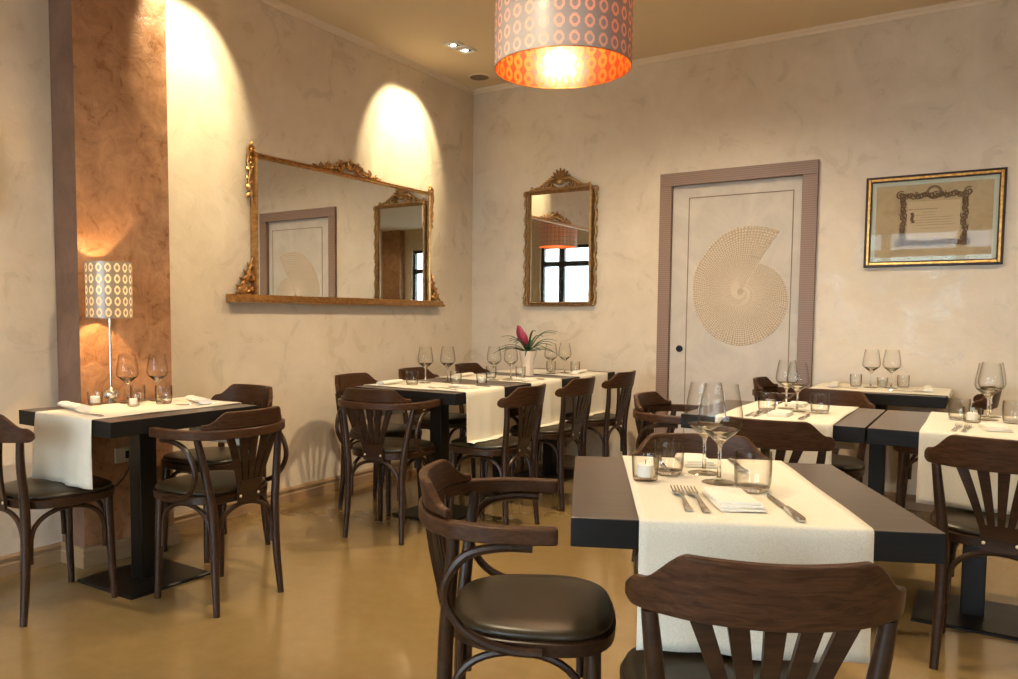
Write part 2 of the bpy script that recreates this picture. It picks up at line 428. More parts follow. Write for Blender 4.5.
# ------------------------------------------------------------------ door
door = bpy.data.objects.new('door_1', None); C.objects.link(door); struct(door)
door.location = (0, 0, 0)
bm = B()
box(bm, 1.598, DX0, -.028, .06, 0, DZ); box(bm, DX1, 2.632, -.028, .06, 0, DZ); box(bm, 1.598, 2.632, -.028, .06, DZ, 2.157)
finish('door_frame', bm, M['ribbed'], door, .003)
bm = B(); box(bm, DX0, DX1, .012, .05, 0, DZ); finish('door_panel', bm, M['doorp'], door, smooth=False)
bm = B()
gx0, gx1, gz = 1.795, 2.485, 1.985
for (a, b_, c, d) in ((gx0, gx0+.006, .1, gz), (gx1-.006, gx1, .1, gz), (gx0+.006, gx1-.006, gz-.006, gz), (gx0+.006, gx1-.006, .1, .106)):
    box(bm, a, b_, .0095, .013, c, d)
finish('panel_groove', bm, M['groove'], door, smooth=False)
# beaded shell relief
bm = B(); PLATE = True
tab = [(60, .46), (96, .43), (135, .36), (180, .322), (225, .338), (270, .366), (315, .342), (360, .30), (390, .262), (420, .215)]
def Rsh(t):
    for (a, ra), (b, rb) in zip(tab, tab[1:]):
        if t <= b: return ra+(rb-ra)*(t-a)/(b-a)
    return tab[-1][1]
pl = []
for k in range(91): a = math.radians(60+4*k); pl.append((2.163+Rsh(60+4*k)*math.cos(a), 1.330+Rsh(60+4*k)*math.sin(a)))
pb = B(); prism(pb, pl, lambda u, v: (u, .012, v), lambda u, v: (u, .0102, v)); finish('shell_groove_shade', pb, M['groove_shade'], door, smooth=False)  # tan sheet behind the beads, groove shade between them put into its colour
random.seed(3)
def bead(x, z, r):
    vs = [bm.verts.new((x+r*math.cos(k*PI/3), .0105, z+r*math.sin(k*PI/3))) for k in range(6)]
    v = bm.verts.new((x, .0105-r*.9, z))
    for k in range(6): bm.faces.new((vs[k], vs[(k+1) % 6], v))
for k in range(58):
    s = .952**k*.985; t = 60.0
    while t < 420:
        R_ = Rsh(t)*s
        if R_ < .022: break
        r = max(.0040, .0080*(R_/.42))
        # the mouth edge leans back to the inner whorl
        if not (t < 75 and s < .55) or k > 12:
            aa = math.radians(t+random.uniform(-.4, .4))
            bead(2.163+R_*math.cos(aa), 1.330+R_*math.sin(aa), r)
        t += math.degrees(2.7*r/R_)
finish('shell_relief', bm, M['relief'], door, smooth=False)
bm = B(); 
for r0, y0, y1 in ((.024, .012, .006), (.013, .006, .002)):
    v0 = [bm.verts.new((1.752+r0*math.cos(2*PI*k/20), y0, .935+r0*math.sin(2*PI*k/20))) for k in range(20)]
    v1 = [bm.verts.new((1.752+r0*math.cos(2*PI*k/20), y1, .935+r0*math.sin(2*PI*k/20))) for k in range(20)]
    bm.faces.new(v1)
    for k in range(20): bm.faces.new((v0[k], v0[(k+1) % 20], v1[(k+1) % 20], v1[k]))
finish('door_lock', bm, M['black'], door)

# ------------------------------------------------------------------ ceiling fittings
def ceiling_spot(x, y, label, group=None):
    t = thing('ceiling_spotlight', label, 'ceiling light', (x, y, CH), 0, group)
    bm = B(); s = .052; i = .036
    for a in ((-s, s, -s, -i), (-s, s, i, s), (-s, -i, -i, i), (i, s, -i, i)): box(bm, a[0], a[1], a[2], a[3], -.012, .002)
    finish('fitting_frame', bm, M['white'], t, smooth=False)
    bm = B(); box(bm, -i, i, -i, i, -.006, .001); finish('recess', bm, M['black'], t, smooth=False)
    bm = B(); lathe(bm, [(0, -.010), (.016, -.010), (.019, -.0065)], 16, (-.008, 0, 0)); finish('lens', bm, M['spotlens'], t)
    return t
ceiling_spot(*WASH[0], 'square recessed ceiling spotlight, nearer of the pair left of the pendant')
ceiling_spot(*WASH[1], 'square recessed ceiling spotlight, farther of the pair, nearer the round grille')
for x, y in WASH[2:]+GEN: ceiling_spot(x, y, 'square recessed ceiling spotlight outside the frame of the photo', 'ceiling spotlights out of view')  # fixtures added for the unseen lamps, most of which are ambient fill
t = thing('ceiling_speaker', 'flat round brown grille in the ceiling by the room corner', 'ceiling speaker', (.245, -.29, CH))
bm = B(); lathe(bm, [(0, -.010), (.06, -.010), (.072, -.008)], 32); finish('grille', bm, M['seal'], t)
bm = B(); lathe(bm, [(.072, -.009), (.080, -.010), (.086, -.004), (.087, 0.001)], 32); finish('rim', bm, M['ceil'], t)

# ------------------------------------------------------------------ pendant lamp
t = thing('pendant_lamp', 'large drum pendant lamp of lilac-grey ringed shade with glowing orange inside', 'pendant lamp', PEND)
PR, PHH = .297, .40
bm = B(); seg = 90
lathe(bm, [(PR, 0), (PR, PHH)], seg); lathe(bm, [(PR-.003, PHH), (PR-.003, 0)], seg)
# tiny rolled lower edge ties the two skins together
o = finish('lamp_shade', bm, M['pshade'], t)
bm = B(); lathe(bm, [(PR-.006, .002), (PR-.006, PHH-.002)], seg); finish('shade_liner', bm, M['pliner'], t)
bm = B(); tube(bm, [(PR*math.cos(2*PI*k/60)*.992, PR*math.sin(2*PI*k/60)*.992, 0) for k in range(61)], .003, 6, False); finish('shade_rim', bm, M['goldline'], t)
bm = B(); tube(bm, [(0, 0, PHH-.03), (0, 0, CH-PEND[2]-.02)], .004, 8); finish('cord', bm, M['cord'], t)
bm = B(); lathe(bm, [(0, CH-PEND[2]-.03), (.05, CH-PEND[2]-.028), (.055, CH-PEND[2]-.001), (0, CH-PEND[2])], 24); finish('ceiling_rose', bm, M['white'], t)
bm = B()
for k in range(3): tube(bm, [(0, 0, PHH-.03), ((PR-.004)*math.cos(k*2*PI/3), (PR-.004)*math.sin(k*2*PI/3), PHH-.03)], .003, 6)
finish('shade_spider', bm, M['chrome'], t)
for dx, dy in ((-.06, -.045), (.045, .05)):
    bm = B(); lathe(bm, [(0, .115), (.018, .12), (.030, .145), (.030, .165), (.016, .195), (.013, .215)], 16, (dx, dy, 0)); b_ = finish('bulb', bm, M['bulb'], t)
    bm = B(); lathe(bm, [(.015, .215), (.017, .265), (0, .27)], 12, (dx, dy, 0)); tube(bm, [(dx, dy, .262), (0, 0, PHH-.03)], .004, 6); finish('bulb_holder', bm, M['chrome'], t)

pend2 = copy_tree(t); pend2.location = PEND2; pend2['label'] = 'drum pendant lamp seen only as a small reflection in the upright mirror'
t['group'] = pend2['group'] = 'drum pendant lamps'

# ------------------------------------------------------------------ table lamp
t = thing('table_lamp', 'slim silver table lamp with glowing grey ringed drum shade by the copper pilaster', 'table lamp', (LAMP[0], LAMP[1], .75))
bm = B(); lathe(bm, [(0, .001), (.045, .001), (.046, .006), (.02, .012), (.012, .018), (.030, .030), (.034, .045), (.026, .062), (.010, .07), (.006, .078), (0, .078)], 20); finish('lamp_base', bm, M['chrome'], t)
bm = B(); tube(bm, [(0, 0, .07), (0, 0, .50)], .0055, 10); finish('pole', bm, M['chrome'], t)
LS = .100
bm = B(); lathe(bm, [(LS-.004, 0), (LS-.004, .247)], 64); lathe(bm, [(LS-.006, .247), (LS-.006, 0)], 64)
sh = finish('lamp_shade', bm, M['lshade'], t, loc=(0, 0, .383))
bm = B()
for k in range(3): tube(bm, [(0, 0, .42), ((LS-.006)*math.cos(k*2*PI/3+.4), (LS-.006)*math.sin(k*2*PI/3+.4), .40)], .002, 6)
finish('shade_holder', bm, M['chrome'], t)
bm = B(); lathe(bm, [(.010, .495), (.016, .51), (.024, .53), (.02, .55), (0, .56)], 14); finish('bulb', bm, M['bulb'], t)

# ------------------------------------------------------------------ mirrors
def scroll(bm, c, r, a0, turns, thick, plane, sgn=1):
    """spiral scroll in the wall plane. plane(u,v,d) -> world"""
    pts = []; n = int(14*turns)+4
    for i in range(n+1):
        f = i/n; a = a0+sgn*f*turns*2*PI; rr = r*(1-.82*f)
        pts.append(plane(c[0]+rr*math.cos(a), c[1]+rr*math.sin(a), .006+.006*f))
    tube(bm, pts, [thick*.8, thick, thick*1.1, thick*.9], 6)
def leaf(bm, c, ang, L_, W_, plane, th=.006):
    n = 6; rows = []
    for i in range(n+1):
        f = i/n; wv = W_*math.sin(PI*min(f*1.05, 1))**.7*(1-.3*f)+.001
        cx_, cy_ = c[0]+L_*f*math.cos(ang), c[1]+L_*f*math.sin(ang)
        nx, ny = -math.sin(ang), math.cos(ang)
        rows.append([plane(cx_-nx*wv, cy_-ny*wv, .002), plane(cx_, cy_, th+.006*math.sin(PI*f)), plane(cx_+nx*wv, cy_+ny*wv, .002)])
    V = [[bm.verts.new(p) for p in r] for r in rows]
    for a, b in zip(V, V[1:]):
        bm.faces.new((a[0], a[1], b[1], b[0])); bm.faces.new((a[1], a[2], b[2], b[1])); bm.faces.new((a[2], a[0], b[0], b[2]))
def lump(bm, c, r, plane, d=.006):
    p = plane(c[0], c[1], d); blob(bm, p, r, 7, 5)

# large mirror on the left wall: u = world y, v = world z, d = depth off the wall
P1 = lambda u, v, d: (.018+d, u, v)
t = thing('wall_mirror', 'wide gilded mirror with carved crest and ledge on the left wall', 'mirror', (0, -1.49, 1.24))
off = Vector((0, -1.49, 1.24))
def loc1(o): o.location = -off; return o
y0, y1, z0, z1 = -2.315, -.612, 1.262, 2.078
bm = B(); vs_ = box(bm, .012, .018, y0+.01, y1-.01, z0, z1-.01)
for q_ in vs_:
    if q_.co.y > -1 and q_.co.x > .015: q_.co.x += .012
loc1(finish('mirror_glass', bm, M['mirror'], t, smooth=False))
bm = B(); box(bm, 0.001, .0115, y0, y1, z0-.005, z1); loc1(finish('backing', bm, M['black'], t, smooth=False))
fw = .032
def framebar(bm, P, a, b, w, d):
    a = Vector(a); b = Vector(b); t_ = (b-a).normalized(); n = Vector((-t_.y, t_.x))
    prof = [(-w/2, 0), (-w/2, d*.55), (-w*.28, d), (w*.05, d*.8), (w*.2, d*.95), (w/2, d*.4), (w/2, 0)]
    sweep(bm, [[P(p.x+n.x*q, p.y+n.y*q, dd) for q, dd in prof] for p in (a, b)])
bm = B()
P1b = lambda u, v, d: (.001+d, u, v)
framebar(bm, P1b, (y0+.014, z0-.02), (y0+.014, z1), fw, .038); framebar(bm, P1b, (y1-.014, z1), (y1-.014, z0-.02), fw, .038)
framebar(bm, P1b, (y0, z1-.012), (y1, z1-.012), .036, .04)
loc1(finish('gilt_frame', bm, M['gold'], t, ang=50))
bm = B()
prof = [(.001, 1.222), (.07, 1.222), (.078, 1.230), (.072, 1.238), (.060, 1.243), (.052, 1.262), (.046, 1.268), (.001, 1.268)]
sweep(bm, [[(a, yy, z) for a, z in prof] for yy in (-2.495, -.485)])
loc1(finish('ledge', bm, M['gold'], t, ang=50))
Pc = lambda u, v, d: (.014+d, u, v)
bm = B(); uc = -1.50; vb = z1
for s in (-1, 1):
    scroll(bm, (uc+s*.10, vb+.040), .040, PI/2+s*.4, 1.4, .010, Pc, s)
    scroll(bm, (uc+s*.19, vb+.026), .026, PI/2, 1.2, .008, Pc, -s)
    scroll(bm, (uc+s*.27, vb+.016), .018, PI/2, 1.1, .006, Pc, s)
    tube(bm, [Pc(*p, .008) for p in ((uc+s*.02, vb+.072), (uc+s*.07, vb+.066), (uc+s*.12, vb+.042), (uc+s*.19, vb+.024), (uc+s*.29, vb+.006))], [.009, .009, .008, .006, .004], 6)
    leaf(bm, (uc+s*.05, vb+.01), PI/2-s*.6, .09, .016, Pc); leaf(bm, (uc+s*.16, vb+.01), PI/2-s*1.0, .06, .012, Pc)
    leaf(bm, (uc+s*.28, vb+.006), PI/2-s*1.4, .06, .008, Pc)
for k in range(-2, 3): leaf(bm, (uc, vb+.025), PI/2+k*.42, .058, .013, Pc, .012)
lump(bm, (uc, vb+.035), (.014, .022, .02), Pc, .01); lump(bm, (uc, vb+.088), (.01, .012, .012), Pc, .008)
for k in range(-9, 10): lump(bm, (uc+k*.027, vb+.010+.034*math.exp(-(k/4)**2)), (.010, .012, .011), Pc, .008)
loc1(finish('carved_crest', bm, M['gold'], t, ang=60))
for s, yy in ((-1, y0), (1, y1)):
    bm = B()
    scroll(bm, (yy+s*.006, z1+.012), .032, -PI/2, 1.4, .010, Pc, s); leaf(bm, (yy, z1+.02), PI/2, .045, .014, Pc)
    tube(bm, [Pc(*p, .008) for p in ((yy+s*.03, z1-.01), (yy+s*.038, z1-.06), (yy+s*.018, z1-.11), (yy+s*.03, z1-.16), (yy+s*.014, z1-.22), (yy+s*.004, z1-.30))], [.012, .010, .008, .010, .007, .004], 6)
    for k in range(5): leaf(bm, (yy+s*.01, z1-.02-.05*k), -PI/2+s*(.7), .055, .012, Pc); 
    for k in range(9): lump(bm, (yy+s*(.010+.014*(k % 2)), z1+.03-.034*k), (.010, .013, .016), Pc)
    scroll(bm, (yy+s*.012, z1-.07), .026, PI/2, 1.3, .008, Pc, -s)
    loc1(finish('corner_carving', bm, M['gold'], t, ang=60))
    bm = B()
    scroll(bm, (yy+s*.055, 1.30), .032, -PI/2, 1.5, .010, Pc, s); scroll(bm, (yy+s*.022, 1.37), .025, 0, 1.3, .009, Pc, s)
    tube(bm, [Pc(*p, .008) for p in ((yy+s*.13, 1.274), (yy+s*.085, 1.300), (yy+s*.05, 1.35), (yy+s*.035, 1.41), (yy+s*.008, 1.48))], [.007, .010, .010, .008, .005], 6)
    for k in range(4): leaf(bm, (yy+s*(.015+.02*k), 1.40-.035*k), PI/2-s*(.5+.2*k), .06, .012, Pc)
    for k in range(10): lump(bm, (yy+s*(.008+.0105*k), 1.43-.016*k+.012*(k % 2)), (.01, .014, .015), Pc)
    for k in range(5): lump(bm, (yy+s*(.012+.02*k), 1.30-.004*k), (.01, .013, .015), Pc)
    loc1(finish('foot_carving', bm, M['gold'], t, ang=60))

# small mirror on the back wall
t = thing('wall_mirror', 'small upright gilded mirror with shell crest on the back wall', 'mirror', (.82, 0, 1.25))
off2 = Vector((.82, 0, 1.25))
def loc2(o): o.location = -off2; return o
x0, x1, z0, z1 = .532, 1.085, 1.238, 2.122
Q = lambda u, v, d: (u, -.001-d, v)
bm = B(); box(bm, x0+.005, x1-.005, -.020, -.012, z0+.005, z1-.005); loc2(finish('mirror_glass', bm, M['mirror'], t, smooth=False))
bm = B(); box(bm, x0, x1, -.0115, -.001, z0, z1); loc2(finish('backing', bm, M['black'], t, smooth=False))
bm = B(); w_ = .036
framebar(bm, Q, (x0+.012, z0), (x0+.012, z1), w_, .038); framebar(bm, Q, (x1-.012, z1), (x1-.012, z0), w_, .038)
framebar(bm, Q, (x0-.006, z1-.012), (x1+.006, z1-.012), w_, .038); framebar(bm, Q, (x1+.006, z0+.012), (x0-.006, z0+.012), w_, .038)
loc2(finish('gilt_frame', bm, M['bronze'], t, ang=50))
Qc = lambda u, v, d: (u, -.014-d, v)
for s, xx in ((-1, x0), (1, x1)):
    bm = B(); pts = []
    for i in range(41):
        f = i/40; vv = z0+.01+f*(z1-z0-.04); pts.append(Qc(xx+s*(.016+.014*math.sin(f*7*PI)**2), vv, .006))
    tube(bm, pts, .0085, 6)
    for k in range(7):
        vv = z0+.06+k*.122; lump(bm, (xx+s*.028, vv), (.013, .009, .018), Qc); leaf(bm, (xx+s*.012, vv), PI/2-s*.5, .05, .010, Qc); leaf(bm, (xx+s*.012, vv), -PI/2+s*.5, .05, .010, Qc)
    scroll(bm, (xx+s*.018, z1-.02), .024, -PI/2, 1.3, .008, Qc, s); scroll(bm, (xx+s*.014, z0+.02), .022, PI/2, 1.3, .008, Qc, -s)
    loc2(finish('side_carving', bm, M['bronze'], t, ang=60))
bm = B(); uc = (x0+x1)/2; vb = z1
for s in (-1, 1):
    tube(bm, [Qc(*p, .008) for p in ((uc+s*.05, vb+.08), (uc+s*.09, vb+.078), (uc+s*.135, vb+.050), (uc+s*.18, vb+.024), (uc+s*.25, vb+.012))], [.011, .011, .009, .008, .006], 6)
    scroll(bm, (uc+s*.085, vb+.036), .032, PI/2, 1.4, .009, Qc, -s); scroll(bm, (uc+s*.155, vb+.022), .022, PI/2, 1.2, .007, Qc, s)
    lump(bm, (uc+s*.245, vb+.02), (.012, .008, .014), Qc)
    leaf(bm, (uc+s*.02, vb+.0), PI/2-s*1.1, .09, .013, Qc)
for k in range(-4, 5):
    leaf(bm, (uc, vb+.050), PI/2+k*.33, .108-.003*abs(k), .019, Qc, .014)
lump(bm, (uc, vb+.055), (.026, .012, .024), Qc, .012); lump(bm, (uc, vb+.085), (.062, .010, .058), Qc, .002)
tube(bm, [Qc(uc-.26, vb+.004, .006), Qc(uc+.26, vb+.004, .006)], .009, 6)
loc2(finish('shell_crest', bm, M['bronze'], t, ang=60))

# ------------------------------------------------------------------ framed certificate
t = thing('framed_certificate', 'gold-framed antique certificate with ornate border right of the door', 'picture', (3.265, 0, 1.47))
off3 = Vector((3.265, 0, 1.47))
def loc3(o): o.location = -off3; return o
a0, a1, b0, b1 = 2.908, 3.622, 1.470, 2.014
bm = B()
def rectframe(bm, x0, x1, z0, z1, w_, ya, yb):
    box(bm, x0, x0+w_, ya, yb, z0, z1); box(bm, x1-w_, x1, ya, yb, z0, z1)
    box(bm, x0+w_, x1-w_, ya, yb, z0, z0+w_); box(bm, x0+w_, x1-w_, ya, yb, z1-w_, z1)
rectframe(bm, a0, a1, b0, b1, .012, -.024, -.001); loc3(finish('outer_frame', bm, M['walnut'], t, .002))
bm = B(); rectframe(bm, a0+.012, a1-.012, b0+.012, b1-.012, .016, -.028, -.001); loc3(finish('gold_frame', bm, M['goldline'], t, .003))
bm = B(); rectframe(bm, a0+.028, a1-.028, b0+.028, b1-.028, .006, -.020, -.001); loc3(finish('inner_frame', bm, M['walnut'], t, smooth=False))
bm = B(); rectframe(bm, a0+.034, a1-.034, b0+.034, b1-.034, .024, -.010, -.001); loc3(finish('mat_board', bm, M['mat'], t, smooth=False))
bm = B(); box(bm, a0+.058, a1-.058, -.007, -.001, b0+.058, b1-.058); loc3(finish('paper', bm, M['paper'], t, smooth=False))
cx_, cz_ = (a0+a1)/2+.004, (b0+b1)/2+.012
bm = B(); box(bm, cx_-.135, cx_+.135, -.0078, -.007, cz_-.12, cz_+.10); loc3(finish('inner_sheet', bm, M['parch'], t, smooth=False))
bm = B(); random.seed(5)
I = lambda u, v, d: (u, -.0078-d*.12, v)
hw, hh = .158, .135
for k in range(26):
    u = cx_-hw+2*hw*k/25
    for v in (cz_+hh, cz_-hh-.01): scroll(bm, (u, v+random.uniform(-.006, .006)), .017, random.uniform(0, 6), 1.2, .0036, I, random.choice((-1, 1)))
for k in range(20):
    v = cz_-hh+2*hh*k/19
    for u in (cx_-hw, cx_+hw): scroll(bm, (u+random.uniform(-.006, .006), v), .017, random.uniform(0, 6), 1.2, .0036, I, random.choice((-1, 1)))
for r in (.030, .038):
    tube(bm, [I(cx_+r*math.cos(a*PI/12), cz_+hh+.015+r*math.sin(a*PI/12), .004) for a in range(25)], .0025, 4, False)
for sx in (-1, 1):
    for sz in (-1, 1):
        scroll(bm, (cx_+sx*(hw+.015), cz_+sz*(hh+.008)), .026, 1, 1.5, .004, I)
loc3(finish('engraved_border', bm, M['ink'], t, smooth=False))
bm = B()
lines = [(.055, -.055, .15, .0035), (.035, -.02, .07, .0018), (.02, -.04, .10, .0018), (.005, .02, .17, .0018), (-.010, 0, .20, .0018), (-.025, -.01, .22, .0018), (-.04, .01, .20, .0018), (-.06, 0, .12, .0018), (-.085, .05, .10, .002)]
for dz, dx, L_, h in lines:
    x = cx_+dx-L_/2; e_ = cx_+dx+L_/2; 
    while x < e_:
        wl = random.uniform(.006, .018); box(bm, x, min(x+wl, e_), -.0084, -.0078, cz_+dz-h/2, cz_+dz+h/2); x += wl+.004
for k in range(5): blob(bm, (cx_-.105+random.uniform(-.006, .006), -.008, cz_+.03-.012*k), (.010, .0006, .008), 8, 4)
loc3(finish('engraved_text', bm, M['ink'], t, smooth=False))
bm = B(); box(bm, a0+.030, a1-.030, -.0145, -.012, b0+.030, b1-.030); loc3(finish('glass_pane', bm, M['pane'], t, smooth=False))

# edge of a further frame on the left wall
t = thing('framed_picture', 'thin brown picture frame at the left edge of the photo', 'picture', (0, -3.975, 1.59))
bm = B()
for yy in ((-.27, -.25), (.25, .27)): box(bm, .001, .025, yy[0], yy[1], 0, .36)
box(bm, .001, .025, -.25, .25, 0, .02); box(bm, .001, .025, -.25, .25, .34, .36); finish('frame', bm, M['bronze'], t, smooth=False)
bm = B(); box(bm, .001, .010, -.25, .25, .02, .34); finish('print', bm, M['paper'], t, smooth=False)

# wall socket and cord by the pilaster
t = thing('wall_socket', 'beige wall socket plate low on the copper pilaster', 'socket', (PX, -3.255, .49))
bm = B(); box(bm, .001, .010, -.045, .045, -.035, .035); finish('plate', bm, M['plate'], t, .003)
bm = B(); box(bm, .0102, .013, .005, .035, -.018, .018); finish('outlet', bm, M['black'], t, .002)
bm = B(); tube(bm, spline([(PX+.02, -3.235, .475), (PX+.045, -3.26, .42), (PX+.055, -3.33, .36), (PX+.045, -3.40, .35), (PX+.02, -3.42, .40), (PX+.006, -3.43, .60), (PX+.006, -3.43, .74)], 6), .0035, 6)
tag(finish('lamp_cord', bm, M['cord']), 'thin black cord of the table lamp hanging from the socket', 'cord')

# ------------------------------------------------------------------ tables
def table(cx, cy, rz, label, sx=.70, sy=.70, group=None, plate=.39):
    t = thing('restaurant_table', label, 'table', (cx, cy, 0), rz, group)
    bm = B(); box(bm, -sx/2, sx/2, -sy/2, sy/2, .690, .750)
    for f in bm.faces:
        if f.normal.length < .1: f.normal_update()
    bm.normal_update()
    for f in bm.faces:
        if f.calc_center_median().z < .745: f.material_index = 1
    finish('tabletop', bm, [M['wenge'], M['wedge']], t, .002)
    bm = B(); box(bm, -.04, .04, -.04, .04, .012, .690); finish('column', bm, M['black'], t, .003)
    bm = B(); s = plate/2
    sweep(bm, [[(-s, -s, 0), (s, -s, 0), (s, s, 0), (-s, s, 0)], [(-s, -s, .008), (s, -s, .008), (s, s, .008), (-s, s, .008)], [(-s+.006, -s+.006, .013), (s-.006, -s+.006, .013), (s-.006, s-.006, .013), (-s+.006, s-.006, .013)]])
    finish('base_plate', bm, M['black'], t, smooth=False)
    return t
FA = .441; FE = Vector((math.cos(FA), math.sin(FA))); FG = Vector((-math.sin(FA), math.cos(FA)))
FO = Vector((2.879, -3.985)); FS = .708
fc = FO+FE*FS/2+FG*FS/2
table(fc.x, fc.y, FA, 'dark square table in the foreground with white runner and candle glass', FS, FS)
table(.533, -3.382, 0, 'dark table at the left by the copper pilaster, with the lamp', .660, .70)
MX = .925
table(MX, -1.732, 0, 'near table of the long row under the wide mirror', .70, .692)
table(MX, -1.038, 0, 'middle table of the long row under the wide mirror', .70, .692)
table(MX, -.347, 0, 'far table of the long row under the mirrors, against the back wall', .70, .690)
table(2.85, -1.825, 0, 'dark table before the door, left of the two joined tables', .70, .70)
table(3.56, -1.825, 0, 'dark table at the right edge, right of the two joined tables', .705, .70)
table(3.06, -.345, 0, 'dark table against the back wall under the framed certificate', .68, .63)

# ------------------------------------------------------------------ cloth runners
def runner(cx, cy, rz, L_, W_, hang0, hang1, label, seed=0, spill0=0, spill1=0, parts=None):
    """runs along local y over a top of length L_; hangs hang0 at -y and hang1 at +y"""
    random.seed(seed); ph = random.uniform(0, 6)
    z = .7535; R_ = .006
    path = []
    def side(h, sp):
        q = []
        n = 12
        if sp > 0:
            for i in range(5, 0, -1): q.append((L_/2+.010+sp*i/5, z-h+.004*(1 - i/5)))
        for i in range(n, -1, -1):
            f = i/n; q.append((L_/2+R_+.002+.004*f, z-R_-(h-R_)*f + (0 if i else 0)))
        q.append((L_/2+R_*.75, z-R_*.3)); return q
    s0 = [(-a, b) for a, b in side(hang0, spill0)]
    mid = [(-L_/2+L_*i/16, z) for i in range(17)]
    s1 = side(hang1, spill1)[::-1]
    path = s0+mid+s1
    nx = 22; bm = B(); V = []
    for j, (y, zz) in enumerate(path):
        row = []
        for i in range(nx+1):
            u = i/nx-.5; drop = max(0, z-zz)
            wv = .010*drop/.3*math.sin(u*9+ph)+.006*drop/.3*math.sin(u*21+ph*2)
            yy = y+(wv+.004*min(1, drop*8) if y > 0 else -(wv+.004*min(1, drop*8)))*(1 if drop > .02 else 0)
            if drop > .02: yy = yy if (abs(yy) > L_/2+.007) else math.copysign(L_/2+.007, y)
            row.append(bm.verts.new((u*W_*(1+.02*drop)+.0008*math.sin(y*9+ph), yy, zz+(.0012*math.sin(y*13+u*7+ph) if drop < .001 else 0))))
        V.append(row)
    for a, b in zip(V, V[1:]):
        for i in range(nx): bm.faces.new((a[i], a[i+1], b[i+1], b[i]))
    o = finish('table_runner', bm, M['linen'], ang=80)
    md = o.modifiers.new('thickness', 'SOLIDIFY'); md.thickness = .0022; md.offset = 0
    o.location = (cx, cy, 0); o.rotation_euler = (0, 0, rz)
    return tag(o, label, 'table runner')
rc = fc+FE*.002
runner(rc.x, rc.y, FA, FS, .44, .262, .20, 'cream linen runner hanging off the foreground table', 1)
runner(.548, -3.38, 0, .70, .400, .268, .2, 'cream linen runner over the left table with the lamp', 2)
runner(MX, -1.795, -PI/2, .70, .39, .2, .268, 'cream runner on the near table of the long row', 3, 0, .05)
runner(MX, -1.085, -PI/2, .70, .40, .2, .268, 'cream runner on the middle table of the long row, before the potted plant', 4, 0, .05)
runner(MX, -.385, -PI/2, .70, .46, .2, .268, 'cream runner on the far table of the long row by the back wall', 5, 0, .05)
runner(2.868, -1.825, 0, .70, .445, .255, .2, 'cream runner on the table before the door', 6)
runner(3.60, -1.825, 0, .70, .445, .26, .2, 'cream runner hanging off the table at the right edge', 7)
runner(3.06, -.345, -PI/2, .68, .50, .0+.02, .02, 'cream runner lying along the table under the framed certificate', 8)

